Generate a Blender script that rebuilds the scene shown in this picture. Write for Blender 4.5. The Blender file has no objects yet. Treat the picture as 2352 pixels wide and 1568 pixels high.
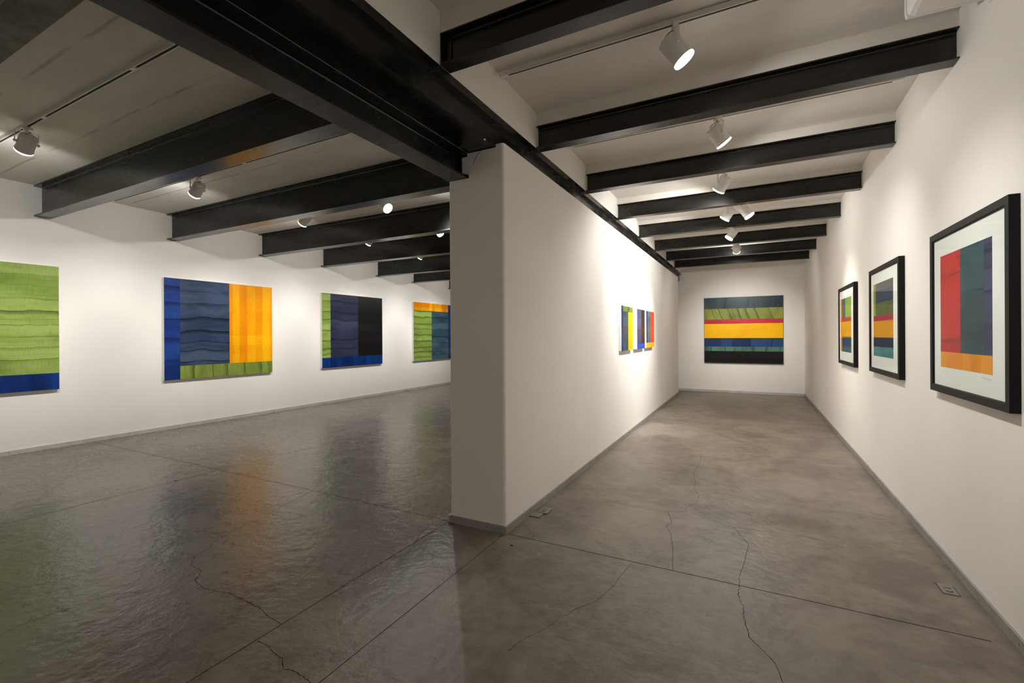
import bpy, bmesh, math, random
from mathutils import Vector, Matrix
random.seed(7)
S = bpy.context.scene
COL = S.collection
PI = math.pi

# ------------------------------------------------------------------ helpers
class MB:
    """collects faces of one mesh; each face remembers a material slot"""
    def __init__(s): s.v = []; s.f = []; s.m = []
    def quad(s, pts, m=0):
        i = len(s.v); s.v += [tuple(p) for p in pts]; s.f.append(tuple(range(i, i + len(pts)))); s.m.append(m)
    def box(s, a, b, m=0):
        x0, y0, z0 = a; x1, y1, z1 = b; i = len(s.v)
        s.v += [(x0,y0,z0),(x1,y0,z0),(x1,y1,z0),(x0,y1,z0),(x0,y0,z1),(x1,y0,z1),(x1,y1,z1),(x0,y1,z1)]
        for f in ((0,3,2,1),(4,5,6,7),(0,1,5,4),(1,2,6,5),(2,3,7,6),(3,0,4,7)):
            s.f.append(tuple(i + k for k in f)); s.m.append(m)
    def prism(s, poly, lo, hi, axis, m=0):
        """poly: 2D points (counter-clockwise), extruded along axis 'x' (poly = y,z), 'y' (poly = x,z) or 'z' (poly = x,y)"""
        def P(p, t): return {'x': (t, p[0], p[1]), 'y': (p[0], t, p[1]), 'z': (p[0], p[1], t)}[axis]
        n = len(poly); i = len(s.v)
        s.v += [P(p, lo) for p in poly] + [P(p, hi) for p in poly]
        s.f.append(tuple(i + k for k in range(n))); s.m.append(m)
        s.f.append(tuple(i + n + k for k in reversed(range(n)))); s.m.append(m)
        for k in range(n):
            j = (k + 1) % n
            s.f.append((i + k, i + n + k, i + n + j, i + j)); s.m.append(m)
    def lathe(s, prof, n=40, m=0, cap0=True, cap1=True, mat=None):
        """prof: (r, z) pairs, turned about z"""
        i = len(s.v); T = mat or Matrix()
        for r, z in prof:
            for k in range(n):
                a = 2 * PI * k / n
                s.v.append(tuple(T @ Vector((r * math.cos(a), r * math.sin(a), z))))
        for q in range(len(prof) - 1):
            for k in range(n):
                j = (k + 1) % n
                s.f.append((i + q*n + k, i + q*n + j, i + (q+1)*n + j, i + (q+1)*n + k)); s.m.append(m)
        if cap0: s.f.append(tuple(i + k for k in reversed(range(n)))); s.m.append(m)
        if cap1: s.f.append(tuple(i + (len(prof)-1)*n + k for k in range(n))); s.m.append(m)
    def tube(s, pts, r, n=8, m=0):
        pts = [Vector(p) for p in pts]; i = len(s.v); up = Vector((0.13, 0.31, 0.94)).normalized()
        for k, p in enumerate(pts):
            d = (pts[min(k+1, len(pts)-1)] - pts[max(k-1, 0)]).normalized()
            a = d.cross(up).normalized(); b = d.cross(a)
            for q in range(n):
                t = 2 * PI * q / n
                s.v.append(tuple(p + r * (math.cos(t) * a + math.sin(t) * b)))
        for k in range(len(pts) - 1):
            for q in range(n):
                j = (q + 1) % n
                s.f.append((i + k*n + q, i + k*n + j, i + (k+1)*n + j, i + (k+1)*n + q)); s.m.append(m)
        s.f.append(tuple(i + q for q in reversed(range(n)))); s.m.append(m)
        s.f.append(tuple(i + (len(pts)-1)*n + q for q in range(n))); s.m.append(m)
    def ribbon(s, pts, w, z, m=0):
        """a flat strip w wide along 2D points, lying at height z"""
        pts = [Vector(p) for p in pts]; L = []; R = []
        for k, p in enumerate(pts):
            d = (pts[min(k+1, len(pts)-1)] - pts[max(k-1, 0)]).normalized()
            nrm = Vector((-d.y, d.x)); ww = w if not callable(w) else w(k / (len(pts) - 1))
            L.append(p + nrm * ww / 2); R.append(p - nrm * ww / 2)
        for k in range(len(pts) - 1):
            s.quad([(R[k].x, R[k].y, z), (R[k+1].x, R[k+1].y, z), (L[k+1].x, L[k+1].y, z), (L[k].x, L[k].y, z)], m)
    def build(s, name, mats, parent=None, bevel=0, seg=2, smooth=False, angle=40):
        me = bpy.data.meshes.new(name)
        me.from_pydata(s.v, [], s.f)
        bm = bmesh.new(); bm.from_mesh(me)
        for k, f in enumerate(bm.faces): f.material_index = s.m[k]; f.smooth = smooth
        if not getattr(s, 'flat', False): bmesh.ops.recalc_face_normals(bm, faces=bm.faces)
        bm.to_mesh(me); bm.free()
        o = bpy.data.objects.new(name, me); COL.objects.link(o)
        for mt in (mats if isinstance(mats, (list, tuple)) else [mats]): me.materials.append(mt)
        if parent: o.parent = parent
        if bevel:
            b = o.modifiers.new('bevel', 'BEVEL'); b.width = bevel; b.segments = seg; b.limit_method = 'ANGLE'; b.angle_limit = math.radians(50)
        if smooth:
            try: me.set_sharp_from_angle(angle=math.radians(angle))
            except Exception: pass
        return o

def tag(o, label=None, cat=None, group=None, kind=None):
    if label: o['label'] = label
    if cat: o['category'] = cat
    if group: o['group'] = group
    if kind: o['kind'] = kind
    return o
def empty(name, loc, rz=0.0):
    o = bpy.data.objects.new(name, None); COL.objects.link(o)
    o.location = loc; o.rotation_euler = (0, 0, rz); o.empty_display_size = 0.1
    return o
def struct(name, mb, mats, **k):
    return tag(mb.build(name, mats, **k), kind='structure')
def copy_tree(o, parent=None):
    c = o.copy(); COL.objects.link(c); c.parent = parent
    for ch in list(o.children): copy_tree(ch, c)
    return c

# ------------------------------------------------------------------ materials
def srgb(r, g, b):
    f = lambda c: (c / 255 / 12.92) if c / 255 <= 0.04045 else ((c / 255 + 0.055) / 1.055) ** 2.4
    return (f(r), f(g), f(b), 1.0)
class NT:
    """a tiny node builder"""
    def __init__(s, name):
        s.m = bpy.data.materials.new(name); s.m.use_nodes = True
        s.t = s.m.node_tree; s.p = s.t.nodes['Principled BSDF']
    def n(s, kind, **k):
        q = s.t.nodes.new(kind)
        for a, b in k.items(): setattr(q, a, b)
        return q
    def l(s, a, b): s.t.links.new(a, b)
    def put(s, sock, v):
        if hasattr(v, 'links') or isinstance(v, bpy.types.NodeSocket): s.l(v, sock)
        else: sock.default_value = v
    def math(s, op, a, b=0.0, c=0.0, clamp=False):
        q = s.n('ShaderNodeMath', operation=op, use_clamp=clamp)
        s.put(q.inputs[0], a); s.put(q.inputs[1], b); s.put(q.inputs[2], c); return q.outputs[0]
    def mix(s, f, a, b, blend='MIX'):
        q = s.n('ShaderNodeMix', data_type='RGBA', blend_type=blend, clamp_factor=True)
        s.put(q.inputs[0], f); s.put(q.inputs[6], a); s.put(q.inputs[7], b); return q.outputs[2]
    def ramp(s, f, lo, hi, a=0.0, b=1.0):
        q = s.n('ShaderNodeMapRange', clamp=True, interpolation_type='SMOOTHSTEP')
        s.put(q.inputs[0], f); q.inputs[1].default_value = lo; q.inputs[2].default_value = hi
        q.inputs[3].default_value = a; q.inputs[4].default_value = b; return q.outputs[0]
    def coord(s, which='Object', scale=(1, 1, 1), loc=(0, 0, 0), rot=(0, 0, 0)):
        t = s.n('ShaderNodeTexCoord'); q = s.n('ShaderNodeMapping')
        s.l(t.outputs[which], q.inputs[0]); q.inputs[1].default_value = loc; q.inputs[2].default_value = rot; q.inputs[3].default_value = scale
        return q.outputs[0]
    def noise(s, vec, scale=1.0, detail=3.0, rough=0.5, dist=0.0):
        q = s.n('ShaderNodeTexNoise'); s.l(vec, q.inputs['Vector'])
        q.inputs['Scale'].default_value = scale; q.inputs['Detail'].default_value = detail
        q.inputs['Roughness'].default_value = rough; q.inputs['Distortion'].default_value = dist
        return q.outputs[0]
    def noise1(s, w, scale=1.0, detail=1.0, rough=0.5):
        q = s.n('ShaderNodeTexNoise', noise_dimensions='1D'); s.l(w, q.inputs['W'])
        q.inputs['Scale'].default_value = scale; q.inputs['Detail'].default_value = detail; q.inputs['Roughness'].default_value = rough
        return q.outputs[0]
    def vor1(s, w, scale, feature='F1', rnd=1.0):
        q = s.n('ShaderNodeTexVoronoi', voronoi_dimensions='1D', feature=feature); s.l(w, q.inputs['W'])
        q.inputs['Scale'].default_value = scale; q.inputs['Randomness'].default_value = rnd
        return q
    def bump(s, h, strength, dist):
        q = s.n('ShaderNodeBump'); s.l(h, q.inputs['Height']); q.inputs['Strength'].default_value = strength; q.inputs['Distance'].default_value = dist
        s.l(q.outputs[0], s.p.inputs['Normal'])
    def set(s, color=None, rough=None, metal=None, spec=None):
        if color is not None: s.put(s.p.inputs['Base Color'], color)
        if rough is not None: s.put(s.p.inputs['Roughness'], rough)
        if metal is not None: s.p.inputs['Metallic'].default_value = metal
        if spec is not None: s.p.inputs['Specular IOR Level'].default_value = spec
        return s.m

def m_plaster():
    t = NT('warm white plaster'); c = t.coord()
    a = t.noise(c, 0.9, 3); b = t.noise(c, 14, 4, 0.6)
    col = t.mix(t.ramp(a, 0.35, 0.7), (0.858, 0.828, 0.782, 1), (0.833, 0.803, 0.757, 1))
    t.bump(t.math('ADD', t.math('MULTIPLY', a, 1.5), t.math('MULTIPLY', b, 0.25)), 0.25, 0.02)
    return t.set(col, 0.62, 0, 0.3)
def m_ceiling_left():
    t = NT('painted board-marked concrete'); c = t.coord()
    sp = t.n('ShaderNodeSeparateXYZ'); t.l(c, sp.inputs[0])
    wob = t.noise(t.coord(scale=(0.8, 0.8, 0.8)), 2.0, 4)
    y = t.math('ADD', sp.outputs[1], t.math('MULTIPLY', wob, 0.05))
    fr = t.math('FRACT', t.math('MULTIPLY', t.math('ADD', y, -1.455 + 0.68 * 20), 1 / 0.68))
    line = t.math('MULTIPLY', t.ramp(t.math('ABSOLUTE', t.math('SUBTRACT', fr, 0.5)), 0.47, 0.497), t.ramp(t.noise(c, 2.2, 3), 0.35, 0.6))
    blot = t.noise(t.coord(scale=(0.6, 2.5, 1)), 1.5, 5, 0.6)
    col = t.mix(t.ramp(blot, 0.3, 0.7), (0.73, 0.695, 0.64, 1), (0.82, 0.785, 0.73, 1))
    col = t.mix(t.math('MULTIPLY', line, 0.45), col, (0.25, 0.225, 0.19, 1))
    t.bump(t.math('ADD', t.noise(c, 9, 5, 0.6), t.math('MULTIPLY', line, -0.8)), 0.35, 0.01)
    return t.set(col, 0.75, 0, 0.2)
def m_ceiling_right():
    t = NT('white brushed ceiling plaster'); c = t.coord()
    a = t.noise(t.coord(scale=(0.5, 1.4, 1)), 1.4, 5, 0.6)
    col = t.mix(t.ramp(a, 0.3, 0.72), (0.70, 0.665, 0.615, 1), (0.79, 0.755, 0.705, 1))
    t.bump(t.math('ADD', t.noise(c, 3.5, 5, 0.6), t.math('MULTIPLY', t.noise(c, 30, 3), 0.2)), 0.45, 0.02)
    return t.set(col, 0.7, 0, 0.25)
def m_bare_concrete():
    t = NT('bare grey concrete'); c = t.coord()
    a = t.noise(c, 5, 6, 0.65)
    col = t.mix(t.ramp(a, 0.3, 0.7), (0.20, 0.20, 0.175, 1), (0.34, 0.33, 0.29, 1))
    t.bump(t.noise(c, 18, 5, 0.7), 0.6, 0.02)
    return t.set(col, 0.85, 0, 0.2)
def m_floor():
    t = NT('trowelled and sealed concrete floor'); c = t.coord()
    big = t.noise(c, 0.55, 4, 0.55, 0.6); mid = t.noise(c, 2.1, 6, 0.62, 0.8); fine = t.noise(c, 11, 6, 0.68, 0.3)
    speck = t.noise(c, 55, 3, 0.5)
    v = t.math('ADD', t.math('MULTIPLY', big, 0.40), t.math('ADD', t.math('MULTIPLY', mid, 0.36), t.math('MULTIPLY', fine, 0.24)))
    col = t.mix(t.ramp(v, 0.38, 0.63), (0.118, 0.095, 0.073, 1), (0.272, 0.234, 0.190, 1))
    col = t.mix(t.math('MULTIPLY', t.ramp(t.noise(c, 0.8, 3, 0.5, 1.5), 0.5, 0.68), 0.4), col, (0.25, 0.22, 0.182, 1))
    col = t.mix(t.math('MULTIPLY', t.ramp(mid, 0.62, 0.78), 0.2), col, (0.34, 0.30, 0.25, 1))
    col = t.mix(t.math('MULTIPLY', t.ramp(speck, 0.72, 0.80), 0.4), col, (0.36, 0.32, 0.27, 1))
    col = t.mix(t.math('MULTIPLY', t.ramp(t.noise(c, 34, 2), 0.70, 0.80), 0.55), col, (0.05, 0.04, 0.032, 1))
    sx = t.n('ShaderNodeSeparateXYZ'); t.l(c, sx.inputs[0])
    x_blend = t.ramp(sx.outputs[0], -2.17, -1.60)                  # floor darker and smoother on the left, rougher in the corridor
    col = t.mix(t.math('MULTIPLY', t.math('SUBTRACT', 1.0, x_blend), 0.22), col, (0.045, 0.036, 0.028, 1))
    rough = t.math('ADD', t.math('ADD', t.math('MULTIPLY', v, 0.30), 0.12), t.math('MULTIPLY', x_blend, 0.16))
    h = t.math('ADD', t.math('MULTIPLY', t.noise(c, 7.0, 4, 0.6, 0.3), 0.9), t.math('ADD', t.math('MULTIPLY', t.noise(c, 19, 4), 0.4), t.math('MULTIPLY', t.noise(c, 1.6, 2), 1.0)))
    t.bump(h, 0.40, 0.02)
    return t.set(col, rough, 0, 0.5)
def m_flat(name, col, rough=0.6, metal=0.0, spec=0.5, var=0.0, scale=20.0, bump=0.0):
    t = NT(name)
    if var:
        c = t.coord(); a = t.noise(c, scale, 4, 0.6)
        dk = tuple(x * (1 - var) for x in col[:3]) + (1,)
        colr = t.mix(t.ramp(a, 0.3, 0.7), dk, col)
        if bump: t.bump(a, bump, 0.01)
        return t.set(colr, rough, metal, spec)
    return t.set(col, rough, metal, spec)
def m_steel():
    t = NT('black gloss painted steel'); c = t.coord()
    a = t.noise(t.coord(scale=(0.5, 2, 2)), 2.5, 4, 0.6)
    col = t.mix(t.ramp(a, 0.35, 0.7), (0.0055, 0.0048, 0.004, 1), (0.010, 0.009, 0.0075, 1))
    col = t.mix(t.math('MULTIPLY', t.ramp(t.noise(c, 26, 4, 0.7), 0.78, 0.84), 0.4), col, (0.10, 0.09, 0.075, 1))
    t.bump(t.math('ADD', t.noise(t.coord(scale=(0.35, 1, 1)), 9, 3), t.math('MULTIPLY', t.noise(c, 60, 2), 0.2)), 0.05, 0.01)
    return t.set(col, t.ramp(a, 0.2, 0.8, 0.20, 0.32), 0, 0.55)
def m_emit(name, col, strength):
    t = NT(name); t.set((0.8, 0.8, 0.8, 1), 0.4)
    t.p.inputs['Emission Color'].default_value = col; t.p.inputs['Emission Strength'].default_value = strength
    return t.m
def m_glass():
    m = bpy.data.materials.new('picture glass'); m.use_nodes = True; nt = m.node_tree; nt.nodes.clear()
    o = nt.nodes.new('ShaderNodeOutputMaterial'); mx = nt.nodes.new('ShaderNodeMixShader'); tr = nt.nodes.new('ShaderNodeBsdfTransparent')
    g = nt.nodes.new('ShaderNodeBsdfGlossy'); fr = nt.nodes.new('ShaderNodeFresnel'); g.inputs['Roughness'].default_value = 0.02
    fr.inputs['IOR'].default_value = 1.12; ge = nt.nodes.new('ShaderNodeNewGeometry'); mm = nt.nodes.new('ShaderNodeMath'); mm.operation = 'SUBTRACT'; mm.inputs[0].default_value = 1; m2 = nt.nodes.new('ShaderNodeMath'); m2.operation = 'MULTIPLY'; nt.links.new(ge.outputs['Backfacing'], mm.inputs[1]); nt.links.new(mm.outputs[0], m2.inputs[0]); nt.links.new(fr.outputs[0], m2.inputs[1]); tr.inputs[0].default_value = (0.97, 0.98, 0.97, 1)
    nt.links.new(m2.outputs[0], mx.inputs[0]); nt.links.new(tr.outputs[0], mx.inputs[1]); nt.links.new(g.outputs[0], mx.inputs[2]); nt.links.new(mx.outputs[0], o.inputs[0])
    return m
_seed = [0]
def paint(name, base, dark, light, along='u', bands=9.0, lines=0.8, fibre=0.35, skew=0.0, blot=0.5, rough=0.32, wav=0.035, plaid=0.0):
    """brushed translucent paint: pulls run along u (width) or v (height), pooled dark edges at irregular stops, fine bristle marks across the pull"""
    _seed[0] += 1; sd = _seed[0] * 3.71
    t = NT(name); c = t.coord(loc=(sd, 0, sd * 0.37)); sp = t.n('ShaderNodeSeparateXYZ'); t.l(c, sp.inputs[0])
    u, v = (sp.outputs[0], sp.outputs[2]) if along == 'u' else (sp.outputs[2], sp.outputs[0])
    sc = lambda a, b: (a, 1, b) if along == 'u' else (b, 1, a)
    w = t.math('ADD', t.noise(t.coord(loc=(sd, 0, sd), scale=sc(1.6, 1.1)), 1.0, 2), t.math('MULTIPLY', t.noise(t.coord(loc=(sd, 0, sd), scale=sc(6.0, 2.0)), 1.0, 1), 0.22))
    vv = t.math('ADD', t.math('ADD', v, t.math('MULTIPLY', w, wav * 4)), t.math('MULTIPLY', u, skew))
    # two sets of irregular brush stops; on one side of each the pigment pools and fades away
    def stops(k):
        cell = t.vor1(vv, k); edge = t.vor1(vv, k, 'DISTANCE_TO_EDGE').outputs['Distance']
        q = t.n('ShaderNodeSeparateColor'); t.l(cell.outputs['Color'], q.inputs[0])
        side = t.math('GREATER_THAN', t.math('MULTIPLY', t.math('SUBTRACT', vv, cell.outputs['W']), k), 0.0)
        return edge, q, side
    e1, q1, s1 = stops(bands); e2, q2, s2 = stops(bands * 2.3)
    cloud = t.noise(t.coord(loc=(sd, 0, sd), scale=sc(1.4, 4.5)), 1.0, 4, 0.6)
    col = t.mix(t.math('MULTIPLY', t.ramp(t.math('ADD', t.math('MULTIPLY', cloud, 0.7), t.math('MULTIPLY', q1.outputs[0], 0.3)), 0.36, 0.66), blot), base, light)
    col = t.mix(t.math('MULTIPLY', t.ramp(t.noise(t.coord(loc=(sd, 0, 2 * sd), scale=sc(1.2, 3.2)), 1.0, 3), 0.48, 0.74), blot), col, dark)
    pool = t.math('MULTIPLY', t.ramp(e1, 0.0, 0.34, 1.0, 0.0), t.math('MULTIPLY', s1, t.ramp(q1.outputs[1], 0.15, 0.8)))
    col = t.mix(t.math('MULTIPLY', pool, 0.75 * lines), col, dark)
    vdark = tuple(x * 0.3 for x in dark[:3]) + (1,)
    brk = t.ramp(t.noise(t.coord(loc=(2 * sd, 0, sd), scale=sc(2.2, 9)), 1.0, 2), 0.34, 0.56)
    l1 = t.math('MULTIPLY', t.math('MULTIPLY', t.ramp(e1, 0.0, 0.065, 1.0, 0.0), t.ramp(q1.outputs[2], 0.2, 0.6)), t.math('ADD', t.math('MULTIPLY', brk, 0.7), 0.3))
    l2 = t.math('MULTIPLY', t.math('MULTIPLY', t.ramp(e2, 0.0, 0.055, 1.0, 0.0), t.math('GREATER_THAN', q2.outputs[2], 0.62)), brk)
    col = t.mix(t.math('MULTIPLY', l1, lines), col, vdark)
    col = t.mix(t.math('MULTIPLY', l2, 0.7 * lines), col, vdark)
    if plaid:                                                   # overlapping vertical and horizontal brush widths
        ca, cb = t.vor1(sp.outputs[0], 7.0), t.vor1(sp.outputs[2], 5.0)
        qa, qb = t.n('ShaderNodeSeparateColor'), t.n('ShaderNodeSeparateColor'); t.l(ca.outputs['Color'], qa.inputs[0]); t.l(cb.outputs['Color'], qb.inputs[0])
        pl = t.math('ADD', qa.outputs[0], qb.outputs[1])
        col = t.mix(t.math('MULTIPLY', t.ramp(pl, 1.0, 1.5), plaid), col, light)
        col = t.mix(t.math('MULTIPLY', t.ramp(pl, 0.9, 0.4), plaid * 0.8), col, dark)
    fb = t.noise(t.coord(scale=sc(190, 7), loc=(sd, 0, 0)), 1.0, 4, 0.7)
    col = t.mix(t.math('MULTIPLY', t.ramp(fb, 0.40, 0.72), fibre), col, dark)
    t.bump(fb, 0.08, 0.004)
    return t.set(col, rough, 0, 0.22)

M = dict(
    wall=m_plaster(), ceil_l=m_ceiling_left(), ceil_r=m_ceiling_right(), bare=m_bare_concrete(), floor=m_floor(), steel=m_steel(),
    crack=m_flat('dark crack', (0.022, 0.017, 0.013, 1), 0.95, 0, 0.0), joint=m_flat('sawn joint', (0.022, 0.017, 0.013, 1), 0.95, 0, 0.0),
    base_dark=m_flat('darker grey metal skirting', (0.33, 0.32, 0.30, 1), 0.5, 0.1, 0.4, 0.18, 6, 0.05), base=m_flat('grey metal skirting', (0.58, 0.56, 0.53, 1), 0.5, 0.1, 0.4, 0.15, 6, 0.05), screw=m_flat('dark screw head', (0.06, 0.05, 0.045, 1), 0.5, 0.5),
    white=m_flat('white powder coat', (0.82, 0.80, 0.77, 1), 0.42, 0, 0.5), slot=m_flat('dark track slot', (0.09, 0.08, 0.07, 1), 0.6),
    cord=m_flat('grey flex', (0.22, 0.20, 0.17, 1), 0.5), lens=m_emit('lit lamp face', (1.0, 0.93, 0.83, 1), 14.0),
    canvas=m_flat('primed white canvas edge', (0.80, 0.80, 0.77, 1), 0.7, 0, 0.2, 0.06, 40), frame=m_flat('black wooden frame', (0.007, 0.006, 0.0055, 1), 0.5, 0, 0.2, 0.25, 8),
    paper=m_flat('white print paper', (0.90, 0.90, 0.87, 1), 0.8, 0, 0.15), pencil=m_flat('pencil', (0.55, 0.55, 0.54, 1), 0.7), glass=m_glass(),
    outlet=m_flat('worn outlet plate', (0.26, 0.235, 0.20, 1), 0.5, 0.1, 0.4, 0.2, 60), hole=m_flat('dark recess', (0.015, 0.012, 0.01, 1), 0.8),
    black_edge=m_flat('dark painted edge', (0.02, 0.02, 0.022, 1), 0.6),
)

# ------------------------------------------------------------------ the room (metres; camera stands at x = 0, y = 0)
XL, XR, XD0, XD1, YE, YF, YW, YB = -8.45, 1.126, -2.165, -1.66, 3.05, 12.30, 13.10, -4.0
zl = lambda y: 3.572 - 0.0148 * y          # left ceiling falls towards the back
zr = lambda y: 3.538 - 0.0137 * y          # right ceiling

CRACKS = [
  [(-1.192, 4.108), (-1.051, 4.052), (-0.934, 4.07), (-0.779, 4.04), (-0.637, 4.047), (-0.507, 4.134), (-0.402, 4.097), (-0.258, 4.029), (-0.13, 3.962), (-0.019, 3.969), (0.145, 3.991), (0.294, 4.009), (0.444, 4.002), (0.568, 3.919)],
  [(-0.507, 4.134), (-0.509, 4.255), (-0.446, 4.369), (-0.443, 4.607), (-0.509, 4.793), (-0.512, 4.939), (-0.569, 5.373), (-0.546, 5.79), (-0.567, 6.175)],
  [(-0.637, 4.047), (-0.602, 3.943), (-0.572, 3.82), (-0.602, 3.755), (-0.548, 3.614), (-0.493, 3.338), (-0.455, 3.069)],
  [(-0.13, 3.962), (-0.079, 3.821), (-0.028, 3.679), (-0.048, 3.42), (-0.075, 3.168), (-0.072, 3.052), (-0.078, 2.941), (-0.05, 2.84), (-0.044, 2.72), (-0.018, 2.553), (0.037, 2.481), (0.085, 2.409), (0.101, 2.348), (0.118, 2.269), (0.16, 2.1), (0.14, 1.8)],
  [(-0.706, 3.042), (-0.729, 2.875), (-0.742, 2.71), (-0.784, 2.512), (-0.849, 2.413), (-0.904, 2.28), (-0.954, 2.132), (-1.016, 2.016), (-1.034, 1.921)],
  [(-1.596, 3.271), (-1.478, 3.142), (-1.418, 3.049)],
  [(-3.802, 3.053), (-3.749, 2.839), (-3.7, 2.645), (-3.613, 2.45), (-3.601, 2.294), (-3.566, 2.145), (-3.518, 1.983), (-3.437, 1.899), (-3.379, 1.769), (-3.287, 1.695), (-3.147, 1.685), (-3.049, 1.599), (-2.919, 1.574), (-2.822, 1.585), (-2.732, 1.613), (-2.569, 1.606), (-2.416, 1.599), (-2.29, 1.568), (-2.191, 1.562)],
  [(-2.171, 1.422), (-2.075, 1.42), (-1.997, 1.398), (-1.951, 1.398), (-1.889, 1.357), (-1.802, 1.368), (-1.686, 1.35), (-1.55, 1.3)],
  [(-3.802, 3.053), (-3.807, 3.348), (-3.734, 3.598), (-3.608, 3.818)],
  [(-3.379, 0.863), (-3.404, 0.974), (-3.366, 1.081), (-3.376, 1.158), (-3.329, 1.262), (-3.266, 1.35), (-3.197, 1.368), (-3.168, 1.419), (-3.287, 1.695)],
  [(-2.267, 2.884), (-2.223, 2.714), (-2.159, 2.601), (-2.114, 2.463), (-2.173, 2.371)],
]
FAINT = {0: 0.8, 1: 0.75, 4: 0.7, 5: 0.6, 8: 0.6, 9: 0.8}
f = MB(); f.flat = True
f.quad([(XL-0.2, YB-0.2, 0), (XR+0.2, YB-0.2, 0), (XR+0.2, YW+0.2, 0), (XL-0.2, YW+0.2, 0)], 0)
f.quad([(XL-0.2, YB-0.2, -0.15), (XL-0.2, YW+0.2, -0.15), (XR+0.2, YW+0.2, -0.15), (XR+0.2, YB-0.2, -0.15)], 0)
def jitter(pts, step=0.014, amp=0.0035):
    out = []
    for a, b in zip(pts, pts[1:]):
        a, b = Vector(a), Vector(b); n = max(1, int((b - a).length / step))
        for k in range(n):
            p = a.lerp(b, k / n)
            if k: p += Vector((random.uniform(-amp, amp), random.uniform(-amp, amp)))
            out.append(p)
    out.append(Vector(pts[-1])); return out
for k, c in enumerate(CRACKS):
    w0 = 0.0029 * FAINT.get(k, 1.0)
    pts = jitter(c)
    f.ribbon(pts, lambda t, w0=w0: w0 * random.uniform(0.5, 1.3), 0.0006, 1)
for a, b, w in (((XL, 3.07), (XR - 0.10, 3.055), 0.0042), ((-5.33, -3.9), (-5.36, 3.06), 0.004), ((-5.36, 3.06), (-5.22, 5.4), 0.003),
                ((-2.181, 3.03), (-2.189, -3.9), 0.004), ((-1.668, 3.03), (-1.672, -3.0), 0.0036)):
    n = 40; f.ribbon([Vector(a).lerp(Vector(b), k / n) for k in range(n + 1)], w, 0.0008, 2)
for x, y, r in ((-5.35, 2.62, 0.020), (-1.53, 2.90, 0.014), (-6.9, 1.15, 0.012), (-6.55, 0.95, 0.012), (-2.45, 3.26, 0.012)):     # old plugs and chips
    f.quad([(x + r * math.cos(a) * random.uniform(0.7, 1.2), y + r * 0.6 * math.sin(a), 0.0007) for a in [2 * PI * k / 12 for k in range(12)]], 1)
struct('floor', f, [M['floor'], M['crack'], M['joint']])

w = MB(); w.box((XL-0.2, YB-0.2, -0.1), (XL, YW+0.2, 3.9)); struct('wall_left', w, M['wall'])
w = MB(); w.box((XR, YB-0.2, -0.1), (XR+0.2, YW+0.2, 3.9)); struct('wall_right', w, M['wall'])
w = MB(); w.box((XL, YW, -0.1), (XR, YW+0.2, 3.9)); struct('wall_back', w, M['wall'])
w = MB(); w.box((XL, YB-0.2, -0.1), (XR, YB, 3.9)); struct('wall_front', w, M['wall'])

# divider: rounded plaster end, notched top left where the lower girder bears, thin plaster lip beside the upper girder
w = MB()
ZN, ZB, ZT = 2.743, 2.938, 2.962
w.prism([(XD0, 0), (XD1, 0), (XD1, ZT), (-1.727, ZT), (-1.727, ZB), (-1.985, ZB), (-1.985, 2.915), (-2.035, 2.912), (-2.035, 2.790), (-1.972, 2.770), (-1.972, ZN), (XD0, ZN)], YE, YE + 0.25, 'y')
w.prism([(XD0, 0), (XD1, 0), (XD1, ZT), (-1.727, ZT), (-1.727, ZB), (XD0, ZB)], YE + 0.25, YF, 'y')
o = w.build('wall_divider', M['wall'])
bm = bmesh.new(); bm.from_mesh(o.data); bmesh.ops.remove_doubles(bm, verts=bm.verts, dist=1e-5)
ed = [e for e in bm.edges if abs(e.verts[0].co.x - e.verts[1].co.x) < 1e-4 and abs(e.verts[0].co.y - YE) < 1e-4 and abs(e.verts[1].co.y - YE) < 1e-4
      and (abs(e.verts[0].co.x - XD0) < 1e-4 or abs(e.verts[0].co.x - XD1) < 1e-4)]
bmesh.ops.bevel(bm, geom=ed, offset=0.022, segments=5, affect='EDGES', profile=0.5)
for fc in bm.faces: fc.smooth = False
bm.to_mesh(o.data); bm.free(); tag(o, kind='structure')

# plaster infill above the girders, between the joists
w = MB(); w.box((-2.12, YB, 3.168), (-1.70, YW, 3.85)); w.box((-2.12, YB, 2.946), (-1.987, YW, 3.168))
struct('wall_upper', w, M['wall'])

# ceiling: two gently sloping slabs, plaster upstands over the right-hand joists, a strip of bare concrete
RJ = [-0.44, 0.96, 2.36, 3.785, 5.17, 6.56, 7.95, 9.37, 10.74, 12.00]
LJ = [-0.80, 0.76, 2.55, 4.112, 5.68, 7.12, 8.80, 10.195, 11.91]
c = MB()
c.prism([(YB, zl(YB)), (YW, zl(YW)), (YW, 3.9), (YB, 3.9)], XL, -2.12, 'x', 0)
def rprism(y0, y1, zb0, zb1, m):
    pts = lambda x, d: [(x, y0, zb0(y0) - d), (x, y1, zb0(y1) - d), (x, y1, zb1), (x, y0, zb1)]
    a = pts(-1.70, 0); b = pts(XR, 0.02); i = len(c.v); c.v += a + b
    for q in ((0,1,2,3), (7,6,5,4), (0,4,5,1), (1,5,6,2), (2,6,7,3), (3,7,4,0)): c.f.append(tuple(i + k for k in q)); c.m.append(m)
rprism(YB, YW, zr, 3.9, 1)
for y in RJ:
    c.box((-1.698, y - 0.046, 3.174 - 0.001 * y + 0.1955), (XR, y + 0.046, zr(y) + 0.03), 1)
c.box((XL, 0.86, 3.542), (-2.12, 1.268, 3.6), 2)
c.box((XL, YB, 3.88), (XR, YW, 4.0), 0)
struct('ceiling', c, [M['ceil_l'], M['ceil_r'], M['bare']])

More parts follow.
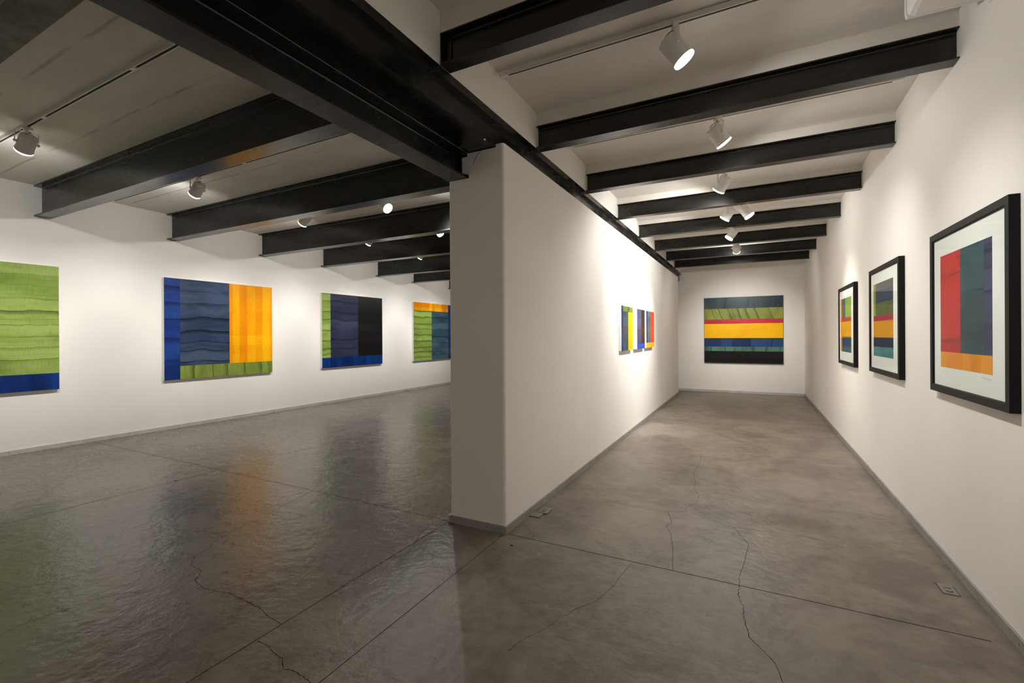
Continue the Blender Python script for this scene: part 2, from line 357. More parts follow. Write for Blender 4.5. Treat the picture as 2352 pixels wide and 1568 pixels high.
# skirtings with screw heads
def skirting(name, a, b, face, screws, mt='base'):
    """a, b: ends on the wall line; face: unit vector into the room"""
    s = MB(); a, b, n = Vector((*a, 0)), Vector((*b, 0)), Vector((*face, 0)); t = 0.014; h = 0.058
    p = [a, b, b + n * t, a + n * t]
    lo = [Vector((q.x, q.y, 0.001)) for q in p]; hi = [Vector((q.x, q.y, h)) for q in p]
    i = len(s.v); s.v += [tuple(q) for q in lo + hi]
    for q in ((0,1,2,3), (4,5,6,7), (0,1,5,4), (1,2,6,5), (2,3,7,6), (3,0,4,7)): s.f.append(tuple(i + k for k in q)); s.m.append(0)
    d = (b - a).normalized(); L = (b - a).length; k = 0.35
    while k < L - 0.1 and screws:
        q = a + d * k + n * (t + 0.0006); z = h * random.uniform(0.4, 0.65)
        s.quad([tuple(q + d * (0.005 * math.cos(x)) + Vector((0, 0, z + 0.005 * math.sin(x)))) for x in [2 * PI * j / 10 for j in range(10)]], 1)
        k += random.uniform(0.55, 0.75)
    return struct(name, s, [M[mt], M['screw']])
skirting('baseboard_left', (XL, YB), (XL, YW), (1, 0), True)
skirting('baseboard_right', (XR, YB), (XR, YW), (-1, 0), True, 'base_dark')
skirting('baseboard_back', (XL + 0.014, YW), (XR - 0.014, YW), (0, -1), True)
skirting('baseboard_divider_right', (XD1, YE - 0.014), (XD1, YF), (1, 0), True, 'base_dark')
skirting('baseboard_divider_left', (XD0, YE - 0.014), (XD0, YF), (-1, 0), False)
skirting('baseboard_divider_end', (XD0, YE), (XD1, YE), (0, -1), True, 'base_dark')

# ------------------------------------------------------------------ steelwork
def ibeam(cx, zb, zt, wf, tw, tf):
    """I profile as (across, z) points"""
    a, b, r = wf / 2, tw / 2, 0.010
    right = [(a, zb), (a, zb + tf), (b + r, zb + tf), (b + 0.3 * r, zb + tf + 0.3 * r), (b, zb + tf + r),
             (b, zt - tf - r), (b + 0.3 * r, zt - tf - 0.3 * r), (b + r, zt - tf), (a, zt - tf), (a, zt)]
    left = [(-x, z) for x, z in reversed(right)]
    return [(cx + x, z) for x, z in right + left]
ord_l = ['', 'cut by the top left corner', 'first whole one from the left corner', 'second whole one from the left corner', 'third whole one from the left corner',
         'fourth whole one from the left corner', 'fifth whole one from the left corner', 'sixth whole one from the left corner', 'last before the back wall']
GL = 'steel joists over the left room'; GR = 'steel joists over the corridor'
first = None
for k, y in enumerate(LJ):
    if first is None:
        b = MB(); b.prism(ibeam(0, -0.205, 0.205, 0.168, 0.0095, 0.0155), XL + 8.45, -2.122 + 8.45, 'x')
        first = o = b.build('steel_joist', M['steel'])
    else:
        o = first.copy(); COL.objects.link(o)
    o.location = (-8.45, y, zl(y) - 0.2075)
    lab = ('deep black steel joist over the left room, ' + ord_l[k]) if ord_l[k] else 'deep black steel joist over the left room, behind the camera'
    tag(o, lab, 'steel joist', GL)
ord_r = ['behind the camera', 'above the camera, over the frame edge', 'nearest, running out at the top edge', 'second in view from the front', 'third in view from the front',
         'fourth in view from the front', 'fifth in view from the front', 'third from the far end wall', 'second from the far end wall', 'closest to the far end wall']
first = None
for k, y in enumerate(RJ):
    if first is None:
        b = MB(); b.prism(ibeam(0, 0, 0.195, 0.106, 0.0075, 0.0095), -1.697 + 1.70, XR + 1.70 - 0.001, 'x')
        first = o = b.build('steel_joist', M['steel'])
    else:
        o = first.copy(); COL.objects.link(o)
    o.location = (-1.70, y, 3.174 - 0.001 * y)
    tag(o, 'slim black steel joist over the corridor, ' + ord_r[k], 'steel joist', GR)
    if k == 2:
        q = MB(); q.box((0.004, -0.050, 0.012), (0.012, -0.005, 0.183)); q.box((0.004, -0.011, 0.012), (0.06, -0.0042, 0.183))
        q.build('end_cleat', M['steel'], o)
b = MB(); b.prism(ibeam(-1.857, 2.944, 3.105, 0.256, 0.010, 0.017), YB, YW, 'y')
g = b.build('steel_girder', M['steel'])
tag(g, 'upper black steel girder running the length of the divider top to the end wall', 'girder', 'steel girders over the divider')
b = MB(); b.prism([(-1.985, 3.106), (-1.690, 3.106), (-1.692, 3.164), (-1.985, 3.164)], YB, YW, 'y'); b.build('bearing_plate', M['steel'], g)
b = MB(); b.box((-1.741, YB, 2.9615), (-1.7305, YW, 3.0875)); b.build('side_plate', M['steel'], g)
b = MB(); b.prism(ibeam(-2.074, 2.745, 2.940, 0.176, 0.009, 0.014), YB, YE + 0.24, 'y')
g2 = b.build('steel_girder', M['steel'])
tag(g2, 'lower black steel girder ending in the notch of the divider', 'girder', 'steel girders over the divider')

b = MB(); b.tube([(-1.770, 3.0475, 2.940), (-1.805, 3.0470, 2.946), (-1.842, 3.0468, 2.941), (-1.868, 3.0468, 2.925), (-1.890, 3.0468, 2.906), (-1.914, 3.0468, 2.877), (-1.928, 3.0468, 2.846)], 0.0013, 6)
tag(b.build('hanging_wire', M['crack']), 'thin dark wire curving down the top of the divider end', 'wire')
b = MB(); b.prism([(-1.740, 2.889), (-1.727, 2.886), (-1.722, 2.898), (-1.729, 2.910), (-1.738, 2.903)], 2.9385, 2.9432, 'z')
tag(b.build('hanging_plaster_flake', M['wall']), 'tiny white plaster flake under the upper girder, above the divider end', 'flake')

# ------------------------------------------------------------------ lighting tracks
def track(x0, x1, y, z, label, group, gap_at=(), parent=None):
    """z: underside of the ceiling"""
    r = empty('lighting_track', ((x0 + x1) / 2, y, z)); h = (x1 - x0) / 2
    prof = [(-0.017, -0.0005), (-0.017, -0.034), (-0.0095, -0.034), (-0.0095, -0.031), (-0.0145, -0.031), (-0.0145, -0.006), (0.0145, -0.006), (0.0145, -0.031), (0.0095, -0.031), (0.0095, -0.034), (0.017, -0.034), (0.017, -0.0005)]
    b = MB(); b.prism(prof, -h + 0.07, h - 0.07, 'x'); b.build('rail', M['white'], r)
    b = MB(); b.box((-h + 0.075, -0.0135, -0.024), (h - 0.075, 0.0135, -0.012)); s = b.build('conductor_insert', M['slot'], r); tag(s, 'dark slot insert')
    for sx in (-1, 1):
        b = MB(); b.box((sx * h - (0.07 if sx > 0 else 0), -0.0185, -0.036), (sx * h + (0.07 if sx < 0 else 0), 0.0185, -0.0004)); b.build('end_feed', M['white'], r, bevel=0.002)
    for gx in gap_at:
        b = MB(); b.box((gx - r.location.x - 0.035, -0.0178, -0.0355), (gx - r.location.x + 0.035, 0.0178, -0.0006)); b.build('joiner', M['white'], r, bevel=0.0015)
    tag(r, label, 'track light rail', group); return r
TL = [(-1.60, 7), (-0.02, 8), (1.74, 0), (3.245, 1), (4.82, 2), (6.33, 3), (7.9, 4), (9.45, 5), (11.0, 6)]
lab_tl = ['white lighting track on the left ceiling nearest the top left corner', 'white lighting track between the first two whole joists of the left room', 'white lighting track behind the second whole joist of the left room',
          'white lighting track behind the third whole joist of the left room', 'white lighting track behind the fourth whole joist of the left room', 'white lighting track behind the fifth whole joist of the left room', 'white lighting track nearest the back wall of the left room', 'white lighting track of the left room two bays behind the camera', 'white lighting track of the left room beside the camera, out of the photo']
for y, k in TL: track(-8.30, -2.45, y, zl(y), lab_tl[k], 'lighting tracks of the left room', (-5.72, -4.1) if k == 0 else (-5.15,))
TR = [-1.15, 0.25, 3.03, 4.46, 5.85, 7.25, 8.66, 10.05, 11.40]
lab_tr = ['white lighting track of the corridor behind the camera', 'white lighting track of the corridor right over the camera', 'white lighting track holding the big near spotlight of the corridor', 'white lighting track behind the second corridor joist', 'white lighting track behind the third corridor joist', 'white lighting track holding two spotlights side by side',
          'white lighting track behind the fifth corridor joist', 'white lighting track third from the end wall of the corridor', 'white lighting track nearest the end wall of the corridor']
for k, y in enumerate(TR): track(-1.675, 0.70 if k == 2 else 1.03, y, zr(y) - 0.02, lab_tr[k], 'lighting tracks of the corridor')

# ------------------------------------------------------------------ track spotlights
def make_spot():
    """hangs from its Empty at the rail underside; aims along local +y when the housing is tilted about x"""
    r = empty('track_spotlight', (0, 0, 0))
    b = MB(); b.box((-0.040, -0.016, -0.022), (0.040, 0.016, 0.003)); b.lathe([(0.015, -0.046), (0.015, -0.02)], 20); b.build('adapter', M['white'], r, bevel=0.002)
    # yoke: a bent strap, hoop over the housing
    b = MB(); t = 0.0025; R = 0.083; zt = -0.046; zp = -0.150
    outer = [(-R, zp - 0.015), (-R, zt - 0.012), (-R + 0.012, zt), (R - 0.012, zt), (R, zt - 0.012), (R, zp - 0.015)]
    inner = [(-R + t, zp - 0.015), (-R + t, zt - 0.013), (-R + 0.013, zt - t), (R - 0.013, zt - t), (R - t, zt - 0.013), (R - t, zp - 0.015)]
    for k in range(5):
        b.prism([outer[k], inner[k], inner[k+1], outer[k+1]], -0.011, 0.011, 'y')
    b.build('yoke', M['white'], r)
    b = MB(); pts = [(0.01, -0.005, -0.04), (0.02, -0.035, -0.055), (-0.01, -0.060, -0.075), (-0.03, -0.045, -0.095), (-0.012, -0.030, -0.085)]
    cur = []
    for k in range(len(pts) - 1):
        for q in range(6):
            p0, p1, p2, p3 = [Vector(pts[max(0, min(len(pts) - 1, k + d))]) for d in (-1, 0, 1, 2)]; u = q / 6
            cur.append(0.5 * ((2 * p1) + (p2 - p0) * u + (2 * p0 - 5 * p1 + 4 * p2 - p3) * u * u + (3 * p1 - p0 - 3 * p2 + p3) * u ** 3))
    b.tube(cur, 0.003, 8); b.build('power_cord', M['cord'], r)
    # housing, axis z, opening at -z, pivot at the origin
    b = MB(); b.lathe([(0.030, 0.083), (0.052, 0.080), (0.064, 0.072), (0.0665, 0.062), (0.0665, -0.074), (0.0695, -0.076), (0.0695, -0.086), (0.0655, -0.086), (0.0655, -0.060)], 48, 0, True, False)
    h = b.build('housing', M['white'], r, smooth=True, angle=35); h.location = (0, 0, zp)
    b = MB(); b.lathe([(0.0655, -0.080), (0.0685, -0.0865), (0.0685, -0.096), (0.064, -0.101), (0.045, -0.105), (0.024, -0.1075), (0.004, -0.108)], 48, 0, True, True); l = b.build('lens', M['lens'], h, smooth=True); tag(l, 'glowing lamp face')
    for sx in (-1, 1):
        b = MB(); b.lathe([(0.010, 0.0), (0.010, 0.022), (0.008, 0.026)], 16, 0, True, True, Matrix.Translation((sx * 0.066, 0, 0)) @ Matrix.Rotation(sx * PI / 2, 4, 'Y')); b.build('knob', M['white'], h, smooth=True)
    return r
proto = make_spot(); used = [False]
def spot(x, y, z, target, watts, label, group, size=70, blend=1.0, spill=None):
    """z: rail underside"""
    if used[0]: r = copy_tree(proto)
    else: r = proto; used[0] = True
    r.location = (x, y, z)
    piv = Vector((x, y, z - 0.150)); d = Vector(target) - piv
    az = math.atan2(d.y, d.x); tilt = math.atan2(math.hypot(d.x, d.y), -d.z)     # from straight down
    r.rotation_euler = (0, 0, az - PI / 2)
    h = [c for c in r.children if c.name.startswith('housing')][0]
    for q in list(h.children):
        if q.type == 'LIGHT': bpy.data.objects.remove(q)
    h.rotation_euler = (tilt, 0, 0)
    ld = bpy.data.lights.new('bulb', 'SPOT'); ld.energy = watts; ld.color = LC; ld.spot_size = math.radians(size); ld.spot_blend = blend; ld.shadow_soft_size = 0.045
    lo = bpy.data.objects.new('bulb', ld); COL.objects.link(lo); lo.parent = h; lo.location = (0, 0, -0.114)
    l2 = bpy.data.lights.new('bulb_spill', 'SPOT'); l2.energy = watts * SPILL if spill is None else spill; l2.color = LC; l2.spot_size = math.radians(165); l2.spot_blend = 0.5; l2.shadow_soft_size = 0.045
    lo = bpy.data.objects.new('bulb_spill', l2); COL.objects.link(lo); lo.parent = h; lo.location = (0, 0, -0.114)
    tag(r, label, 'spotlight', group)
    return r
LC = (1.0, 0.98, 0.94); SPILL = 0.45
WL = 121; WD = 145; WR = 114; SL = 56; SR = 28; WB = 62
GSL = 'spotlights over the left room'; GSR = 'spotlights over the corridor'
zt_l = lambda y: zl(y) - 0.034; zt_r = lambda y: zr(y) - 0.02 - 0.034
for x, y, tgt, e, lab in (
    (-6.12, 1.74, (-8.40, 1.72, 1.40), WL, 'white track spotlight at the far left edge, aimed at the cropped green painting'),
    (-6.09, 3.245, (-8.45, 3.25, 1.42), WL, 'white track spotlight between the first two whole joists of the left room'),
    (-6.12, 4.82, (-8.40, 4.85, 1.40), WL, 'white track spotlight facing the left wall below the second whole left joist'),
    (-6.26, 6.33, (-8.45, 6.35, 1.42), WL, 'white track spotlight half hidden below the third whole left joist'),
    (-6.32, 7.9, (-8.40, 7.95, 1.40), WL, 'white track spotlight half hidden below the fourth whole left joist'),
    (-6.3, 9.45, (-8.45, 9.5, 1.42), WL, 'white track spotlight hidden behind the fifth whole left joist'),
    (-6.3, 11.0, (-8.40, 11.0, 1.40), WL, 'white track spotlight hidden behind the sixth left joist'),
    (-4.51, 4.82, (-2.165, 4.75, 1.5), WD, 'white track spotlight with its bright face towards the divider, below the second whole left joist'),
    (-4.73, 6.33, (-2.165, 6.0, 1.4), WD, 'white track spotlight with a glaring face right beside the divider end'),
    (-6.12, -0.02, (-8.45, 0.0, 1.40), WL, 'added white fill spotlight left of the camera, out of view, facing the left wall'),  # unseen lamp, added to raise the ambient level near the camera
    (-5.4, -1.60, (-5.4, -4.0, 1.5), WB, 'added white fill spotlight behind the camera, facing the front wall of the left room'),  # added fill: bounces off the front wall onto ceiling and divider end
    (-3.3, -1.60, (-3.3, -4.0, 1.5), WB, 'added white fill spotlight behind the camera, facing the front wall near the girders'),  # second added fill lamp on the same rail
):
    spot(x, y, zt_l(y), tgt, e, lab, GSL, size=62, spill=SL)
for x, y, tgt, e, lab, sz in (
    (-0.42, 3.03, (1.10, 3.55, 1.15), WR * 0.95, 'large near white track spotlight with a glaring face, top of the corridor', 76),
    (-0.262, 4.46, (1.10, 5.40, 1.35), WR * 0.82, 'white track spotlight below the second corridor joist, turned to the right wall', 86),
    (-0.29, 5.85, (-1.64, 6.9, 1.35), 150, 'white track spotlight below the third corridor joist, turned to the divider', 80),
    (-0.29, 7.25, (-1.64, 7.6, 1.30), WR * 1.25, 'left one of the two white spotlights side by side, turned to the divider', 72),
    (-0.075, 7.25, (1.10, 7.25, 1.55), WR * 0.82, 'right one of the two white spotlights side by side, turned to the right wall', 64),
    (-0.29, 8.66, (-1.64, 8.35, 1.30), WR * 1.1, 'white track spotlight with a starry glare below the fifth corridor joist', 64),
    (-0.265, 10.05, (-0.22, 13.05, 1.45), WR * 2.1, 'farthest white track spotlight of the corridor, aimed at the end painting', 66),
    (-0.30, 0.25, (1.12, 0.2, 1.60), WR, 'added white fill spotlight over the camera, out of view, facing the right wall', 80),  # unseen lamp, added for bounce off the near right wall
    (-0.30, -1.15, (-0.3, -4.0, 1.50), WB, 'added white fill spotlight behind the camera, facing the front wall of the corridor', 80),  # added fill lamp for the near end of the corridor
):
    spot(x, y, zt_r(y), tgt, e, lab, GSR, size=sz, spill={5.85: 84, 8.66: 50}.get(y, 115 if x == -0.29 else SR))

# ------------------------------------------------------------------ paintings
C = srgb
def P_green(n): return paint(n, C(130, 156, 66), C(44, 74, 24), C(182, 198, 114), 'u', 6, 0.95, 0.3)
def P_greenv(n): return paint(n, C(112, 132, 52), C(40, 58, 22), C(158, 174, 84), 'v', 3.4, 0.9, 0.25)
def P_blue(n): return paint(n, C(18, 46, 112), C(6, 16, 58), C(44, 84, 164), 'u', 3.5, 0.9, 0.35)
def P_bluev(n): return paint(n, C(8, 40, 104), C(4, 16, 60), C(16, 72, 150), 'v', 6, 0.4, 0.2)
def P_slate(n): return paint(n, C(44, 60, 88), C(14, 19, 34), C(92, 108, 134), 'u', 5, 1.0, 0.3)
def P_teal(n): return paint(n, C(44, 72, 88), C(18, 32, 44), C(86, 124, 138), 'u', 5, 0.9, 0.3)
def P_orange(n): return paint(n, C(243, 158, 6), C(226, 122, 0), C(252, 196, 20), 'v', 6, 0.12, 0.35, blot=0.5, plaid=0.8)
def P_black(n): return paint(n, C(22, 20, 20), C(12, 11, 12), C(34, 32, 34), 'u', 5, 0.3, 0.3)
def artwork(name, loc, rz, w, h, d, fields, label, cat, group, side, lip=0.004):
    """fields: (u0, u1, v0, v1, material, label) from the lower left corner; the front looks along local -y"""
    r = empty(name, loc, rz)
    b = MB(); b.box((-w/2, -d, -h/2), (w/2, -0.001, h/2)); s = b.build('stretcher_frame', side, r, bevel=0.002)
    for u0, u1, v0, v1, m, lab in fields:
        b = MB(); b.box((-w/2 + u0 + 0.0006, -d - lip, -h/2 + v0 + 0.0006), (-w/2 + u1 - 0.0006, -d - 0.0002, -h/2 + v1 - 0.0006))
        o = b.build('color_field', m, r); tag(o, lab)
    tag(r, label, cat, group); return r
GP = 'large paintings on the left wall'; RL = PI / 2; RR = -PI / 2
D = 0.045
artwork('canvas_painting', (XL, 1.76, 1.64), RL, 1.866, 1.67, D,
    [(0, 1.866, 0.222, 1.67, P_green('green pulls'), 'green field with dark wavy pulls'), (0, 1.866, 0, 0.222, P_bluev('deep blue'), 'deep blue bottom band')],
    'large green painting with a deep blue bottom band, cropped by the left edge', 'painting', GP, M['canvas'])
artwork('canvas_painting', (XL, 4.90, 1.64), RL, 1.88, 1.67, D,
    [(0, 0.232, 0, 1.67, P_blue('blue strip'), 'blue strip'), (0.232, 1.045, 0.222, 1.67, P_slate('slate blue'), 'slate blue field'),
     (1.045, 1.88, 0.222, 1.67, P_orange('orange plaid'), 'orange field'), (0.232, 1.88, 0, 0.222, P_greenv('olive band'), 'olive green bottom band')],
    'large painting with an orange right half beside slate blue, over an olive band', 'painting', GP, M['canvas'])
artwork('canvas_painting', (XL, 7.96, 1.638), RL, 1.86, 1.67, D,
    [(0, 0.23, 0.226, 1.67, P_green('green strip'), 'olive green strip'), (0.23, 1.045, 0.226, 1.67, paint('night slate', C(40, 44, 66), C(16, 18, 30), C(72, 78, 106), 'u', 4.5, 0.9, 0.3), 'dark slate field'),
     (1.045, 1.86, 0.226, 1.67, P_black('black'), 'black field'), (0, 1.86, 0, 0.226, P_bluev('blue band'), 'blue bottom band')],
    'large dark painting with a black right half, narrow green strip and blue bottom band', 'painting', GP, M['canvas'])
artwork('canvas_painting', (XL, 11.055, 1.633), RL, 1.87, 1.67, D,
    [(0, 1.65, 1.44, 1.67, P_orange('orange top'), 'orange top band'), (0, 0.82, 0, 1.44, P_green('leaf green'), 'green field'),
     (0.82, 1.65, 0, 1.44, P_teal('teal slate'), 'teal slate field'), (1.65, 1.87, 0, 1.67, P_blue('right blue strip'), 'bright blue strip')],
    'large green and teal painting with an orange top band, half behind the divider end', 'painting', GP, M['canvas'])
# the end wall painting: seven horizontal bands
ew, eh = 1.79, 1.69; z0 = 0.768
bz = [0.768, 1.072, 1.190, 1.409, 1.779, 1.890, 2.168, 2.458]
mats = [(P_black('near black'), 'near black bottom band'), (paint('sea green', C(78, 112, 100), C(28, 44, 42), C(110, 150, 134), 'v', 4, 0.8, 0.15), 'sea green band with dark ticks'), (paint('navy', C(34, 54, 96), C(16, 24, 52), C(58, 88, 140), 'v', 3, 0.6, 0.2), 'navy blue band'),
        (paint('yellow', C(250, 188, 4), C(232, 150, 0), C(254, 204, 26), 'u', 6, 0.1, 0.3), 'yellow band'), (paint('crimson', C(196, 34, 52), C(140, 18, 34), C(214, 70, 88), 'u', 4, 0.2, 0.2), 'narrow crimson band'),
        (paint('olive ticks', C(130, 140, 58), C(44, 54, 24), C(164, 172, 80), 'v', 4.5, 1.0, 0.15, skew=0.35), 'olive band with slanting dark strokes'), (paint('blue grey', C(50, 66, 74), C(22, 30, 34), C(78, 96, 104), 'v', 1.8, 0.9, 0.2, skew=-0.3), 'blue grey top band')]
artwork('canvas_painting', (-0.216, YW, z0 + eh / 2), 0, ew, eh, D, [(0, ew, bz[k] - z0, bz[k+1] - z0, mats[k][0], mats[k][1]) for k in range(7)],
    'wide striped painting with yellow and crimson bands alone on the far end wall', 'painting', None, M['black_edge'])
# three small panels on the divider
GT = 'three small panels on the divider'
tw, th, td = 0.695, 0.645, 0.040
P_yel = lambda n: paint(n, C(250, 184, 6), C(238, 150, 0), C(254, 206, 24), 'v', 4, 0.08, 0.25)
for (y, fields, lab) in (
    (6.756, [(0, 0.12, 0, 1, P_blue('indigo strip'), 'indigo strip'), (0.12, 0.56, 0, 0.875, paint('ink teal', C(58, 72, 88), C(34, 34, 42), C(70, 104, 122), 'u', 6, 0.3, 0.2), 'ink grey field'), (0.56, 1, 0, 0.875, P_yel('yellow field'), 'yellow field'), (0.12, 1, 0.875, 1, P_greenv('lime top'), 'lime top band')], 'first of the three small divider panels, with a tall yellow field'),
    (7.630, [(0, 0.15, 0, 1, paint('ice blue', C(190, 214, 226), C(120, 160, 180), C(224, 238, 244), 'u', 8, 0.2, 0.2), 'pale ice blue strip'), (0.15, 0.62, 0.13, 1, paint('violet slate', C(72, 72, 112), C(46, 38, 52), C(104, 112, 160), 'u', 6, 0.3, 0.2), 'violet slate field'), (0.62, 1, 0.13, 1, paint('umber', C(50, 36, 26), C(26, 20, 18), C(66, 48, 34), 'u', 3, 0.2, 0.2), 'dark brown field'), (0.15, 1, 0, 0.13, paint('cobalt', C(44, 78, 178), C(28, 48, 130), C(72, 104, 200), 'v', 8, 0.3, 0.2), 'cobalt bottom band')], 'middle one of the three small divider panels, violet and dark brown'),
    (8.460, [(0, 0.14, 0.14, 1, P_blue('violet strip'), 'violet blue strip'), (0.14, 0.56, 0.14, 1, paint('grey teal', C(84, 100, 104), C(58, 66, 70), C(92, 130, 136), 'u', 5, 0.2, 0.2), 'grey teal field'), (0.56, 1, 0.14, 1, paint('scarlet', C(236, 58, 26), C(204, 36, 18), C(246, 80, 36), 'u', 4, 0.1, 0.2), 'scarlet field'), (0, 1, 0, 0.14, P_yel('amber band'), 'amber bottom band')], 'last of the three small divider panels, with a scarlet field'),
):
    artwork('panel_painting', (XD1, y, 1.598), RL, tw, th, td, [(a * tw, b_ * tw, c0 * th, c1 * th, m, l) for a, b_, c0, c1, m, l in fields], lab, 'painting', GT, M['canvas'], 0.0025)

# framed prints on the right wall
def framed(loc, w, h, pu0, pu1, pv0, pv1, fields, label, sign=False):
    """the print field: pu0..pu1, pv0..pv1 from the lower left corner of the frame; fields in fractions of it"""
    r = empty('framed_print', loc, RR); fw = 0.046; d = 0.042
    b = MB(); prof = [(0, -0.001), (0, -d), (fw - 0.006, -d), (fw, -d + 0.006), (fw, -0.001)]
    L = [(-w/2, -h/2), (w/2, -h/2), (w/2, h/2), (-w/2, h/2)]; dirs = [(1, 1), (-1, 1), (-1, -1), (1, -1)]
    rings = []
    for (x, z), (dx, dz) in zip(L, dirs): rings.append([(x + dx * t, yy, z + dz * t) for t, yy in prof])
    n = len(prof); i = len(b.v)
    for g in rings: b.v += g
    for q in range(4):
        nq = (q + 1) % 4
        for k in range(n):
            kk = (k + 1) % n
            b.f.append((i + q*n + k, i + nq*n + k, i + nq*n + kk, i + q*n + kk)); b.m.append(0)
    b.build('frame', M['frame'], r)
    b = MB(); b.box((-w/2 + fw - 0.004, -0.030, -h/2 + fw - 0.004), (w/2 - fw + 0.004, -0.012, h/2 - fw + 0.004)); pp = b.build('print_sheet', M['paper'], r); tag(pp, 'white paper sheet')
    W, Hh = pu1 - pu0, pv1 - pv0
    for a, b_, c0, c1, m, lab in fields:
        q = MB(); q.box((-w/2 + pu0 + a * W + 0.0002, -0.0308, -h/2 + pv0 + c0 * Hh + 0.0002), (-w/2 + pu0 + b_ * W - 0.0002, -0.0301, -h/2 + pv0 + c1 * Hh - 0.0002))
        tag(q.build('color_field', m, pp), lab)
    if sign:
        q = MB(); pts = []; x0 = -w/2 + pu0 + 0.83 * W; zz = -h/2 + pv0 - 0.022
        for k in range(60):
            u = k / 59; pts.append((x0 + 0.11 * u, -0.0303, zz - 0.006 * u + 0.006 * math.sin(u * 46) * (1 - 0.5 * u)))
        q.tube(pts, 0.0003, 5); tag(q.build('pencil_signature', M['pencil'], pp), 'faint pencil scrawl')
    b = MB(); b.box((-w/2 + fw - 0.003, -0.0345, -h/2 + fw - 0.003), (w/2 - fw + 0.003, -0.033, h/2 - fw + 0.003)); b.build('glazing', M['glass'], r)
    tag(r, label, 'framed print', 'black framed prints on the right wall'); return r
pr = dict(rough=0.6)
teal_p = lambda n: paint(n, C(50, 72, 80), C(36, 44, 52), C(66, 104, 112), 'u', 5, 0.45, 0.2, **pr)
framed((XR, 3.578, 1.6385), 1.092, 1.043, 0.160, 0.889, 0.167, 0.883, [
    (0, 0.44, 0.137, 1, paint('red wash', C(206, 50, 46), C(148, 44, 40), C(224, 64, 54), 'u', 3, 0.5, 0.06, **pr), 'red field'), (0.44, 0.87, 0.137, 1, teal_p('slate teal wash'), 'slate teal field'),
    (0.87, 1, 0.137, 1, paint('purple wash', C(58, 62, 92), C(42, 42, 60), C(90, 92, 140), 'u', 7, 0.7, 0.15, **pr), 'purple grey strip'), (0, 1, 0, 0.137, paint('tangerine', C(240, 150, 36), C(226, 122, 28), C(250, 180, 60), 'v', 9, 0.2, 0.3, **pr), 'tangerine bottom band')],
    'biggest black framed print, nearest on the right wall, with a tall red field', True)
band = lambda n, a, b, c_, al='u': paint(n, C(*a), C(*b), C(*c_), al, 4, 0.15, 0.15, **pr)
framed((XR, 5.430, 1.630), 1.100, 1.032, 0.150, 0.877, 0.166, 0.879, [
    (0.12, 1, 0.90, 1, band('taupe', (82, 72, 72), (64, 56, 58), (98, 88, 86)), 'taupe band'), (0.12, 1, 0.73, 0.90, band('ink', (46, 50, 66), (32, 34, 46), (62, 72, 100)), 'ink blue band'), (0.12, 1, 0.56, 0.73, band('moss', (82, 92, 58), (56, 62, 44), (104, 116, 66)), 'moss green band'),
    (0, 1, 0.485, 0.56, band('wine', (150, 42, 62), (112, 40, 58), (172, 56, 74)), 'wine red band'), (0, 1, 0.26, 0.485, band('ochre', (214, 142, 30), (190, 116, 26), (228, 164, 44)), 'ochre band'), (0, 1, 0.13, 0.26, band('midnight', (34, 40, 66), (24, 28, 46), (46, 56, 88)), 'midnight blue band'),
    (0, 1, 0, 0.13, band('turquoise', (70, 130, 132), (44, 92, 96), (112, 168, 168), 'v'), 'turquoise bottom band'), (0, 0.12, 0.56, 1, band('acid green', (150, 164, 56), (116, 128, 50), (176, 188, 80)), 'acid green strip')],
    'middle black framed print on the right wall, banded with a turquoise bottom')
framed((XR, 7.345, 1.611), 1.120, 1.032, 0.128, 0.885, 0.167, 0.878, [
    (0.14, 0.46, 0.64, 1, band('dusk', (72, 88, 104), (56, 66, 92), (92, 112, 112)), 'dusky blue field'), (0.46, 1, 0.64, 1, band('spring green', (148, 178, 74), (112, 140, 66), (172, 198, 96)), 'spring green field'), (0.14, 1, 0.565, 0.64, band('rose', (170, 62, 72), (146, 56, 66), (190, 110, 70)), 'rose band'),
    (0.14, 1, 0.285, 0.565, band('amber wash', (222, 156, 36), (200, 128, 30), (226, 180, 50)), 'amber band'), (0.14, 1, 0.115, 0.285, band('deep navy', (40, 56, 86), (30, 40, 70), (60, 84, 90)), 'deep navy band'), (0.14, 1, 0, 0.115, band('steel blue', (62, 86, 106), (48, 66, 86), (84, 108, 126)), 'steel blue bottom band'),
    (0, 0.14, 0, 1, band('orange strip', (236, 146, 40), (220, 120, 32), (244, 168, 60)), 'orange strip')],
    'farthest black framed print on the right wall, with an orange left strip')

# ------------------------------------------------------------------ floor outlets
def outlet(name, loc, rz, w, l, h, label, recess):
    r = empty(name, loc, rz)
    b = MB(); b.box((-w/2, -l/2, 0.0008), (w/2, l/2, h)); pl = b.build('cover_plate', M['outlet'], r, bevel=0.0015)
    for sy in (-1, 1):
        b = MB(); b.lathe([(0.0175, h - 0.001), (0.0175, h + 0.005), (0.0155, h + 0.0065)], 24, 0, True, True, Matrix.Translation((0, sy * 0.021, 0))); rc = b.build('receptacle', M['outlet'], r, smooth=True)
        b = MB()
        for sx in (-1, 1): b.box((sx * 0.006 - 0.001, sy * 0.021 - 0.0035, h + 0.0062), (sx * 0.006 + 0.001, sy * 0.021 + 0.0035, h + 0.0070))
        b.build('slot', M['hole'], rc)
    if recess:
        b = MB(); t = 0.004
        for a in (((-w/2 - t, -l/2 - t), (w/2 + t, -l/2)), ((-w/2 - t, l/2), (w/2 + t, l/2 + t)), ((-w/2 - t, -l/2), (-w/2, l/2)), ((w/2, -l/2), (w/2 + t, l/2))): b.box((a[0][0], a[0][1], 0.0007), (a[1][0], a[1][1], 0.0013))
        b.build('gap_shadow_line', M['hole'], r)
    tag(r, label, 'floor outlet', 'floor outlets of the corridor'); return r
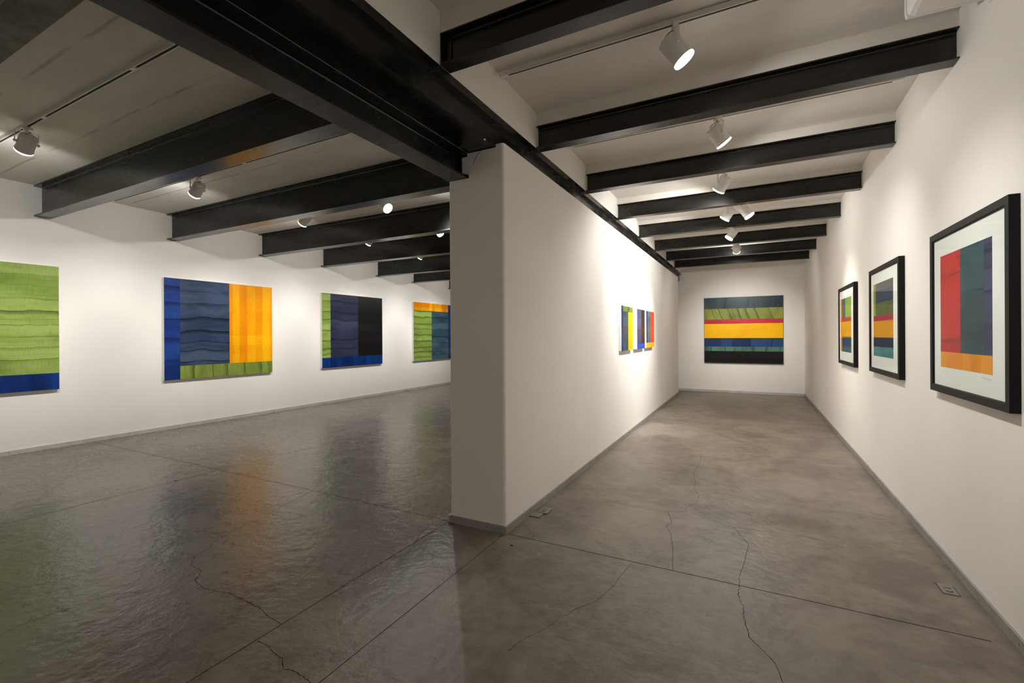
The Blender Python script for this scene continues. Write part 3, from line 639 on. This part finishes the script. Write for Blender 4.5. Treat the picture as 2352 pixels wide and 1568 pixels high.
o = outlet('floor_outlet', (-1.572, 3.595, 0), 0, 0.086, 0.122, 0.012, 'raised floor outlet with a broken conduit cover at the foot of the divider', False)
b = MB(); b.box((-0.075, -0.155, 0.0008), (0.012, -0.062, 0.008)); b.build('conduit_cover', M['outlet'], o, bevel=0.002)
outlet('floor_outlet', (1.010, 3.560, 0), 0, 0.072, 0.125, 0.003, 'flush floor outlet beside the right wall skirting', True)

# ------------------------------------------------------------------ wall air conditioner, only its lower far corner in the frame
r = empty('air_conditioner', (XR, 2.92, 3.30))
b = MB(); prof = [(-0.002, 0.0), (-0.30, 0.0), (-0.325, 0.010), (-0.335, 0.030), (-0.335, 0.150), (-0.315, 0.168), (-0.002, 0.168)]
b.prism(prof, -0.465, 0.452, 'y'); b.build('body', M['white'], r, bevel=0.004)
b = MB(); b.prism([(-0.002, -0.002), (-0.337, -0.002), (-0.342, 0.03), (-0.342, 0.150), (-0.32, 0.171), (-0.002, 0.171)], 0.4535, 0.470, 'y'); b.build('end_cap', M['white'], r, bevel=0.004)
b = MB(); b.prism([(-0.002, -0.050), (-0.002, -0.001), (-0.045, -0.001)], 0.37, 0.42, 'y'); b.build('wall_mount', M['white'], r)
tag(r, 'white wall air conditioner at the top right edge of the frame', 'air conditioner')

# ------------------------------------------------------------------ camera and render look
cam = bpy.data.cameras.new('camera'); co = bpy.data.objects.new('camera', cam); COL.objects.link(co)
Rt, Up, Fw = Vector((0.886152, 0.463363, -0.0054)), Vector((0.004322, 0.003388, 0.999985)), Vector((-0.463375, 0.886162, -0.001))
mw = Matrix((Rt, Up, -Fw)).transposed().to_4x4(); mw.translation = (0, 0, 1.5); co.matrix_world = mw
cam.sensor_fit = 'HORIZONTAL'; cam.sensor_width = 36; cam.lens = 36 * 1054.06 / 2352; cam.shift_y = (771.77 - 784) / 2352
cam.clip_start = 0.05; cam.clip_end = 60
S.camera = co
wd = bpy.data.worlds.new('world'); S.world = wd; wd.use_nodes = True
wd.node_tree.nodes['Background'].inputs[0].default_value = (0.02, 0.019, 0.017, 1)
S.view_settings.view_transform = 'Standard'; S.view_settings.look = 'None'; S.view_settings.gamma = 1; S.view_settings.exposure = 0.26
S.view_settings.use_curve_mapping = False
try:
    S.cycles.max_bounces = 16; S.cycles.diffuse_bounces = 10; S.cycles.glossy_bounces = 6; S.cycles.use_denoising = True
    S.cycles.sample_clamp_indirect = 8; S.cycles.caustics_reflective = False; S.cycles.caustics_refractive = False
except Exception: pass
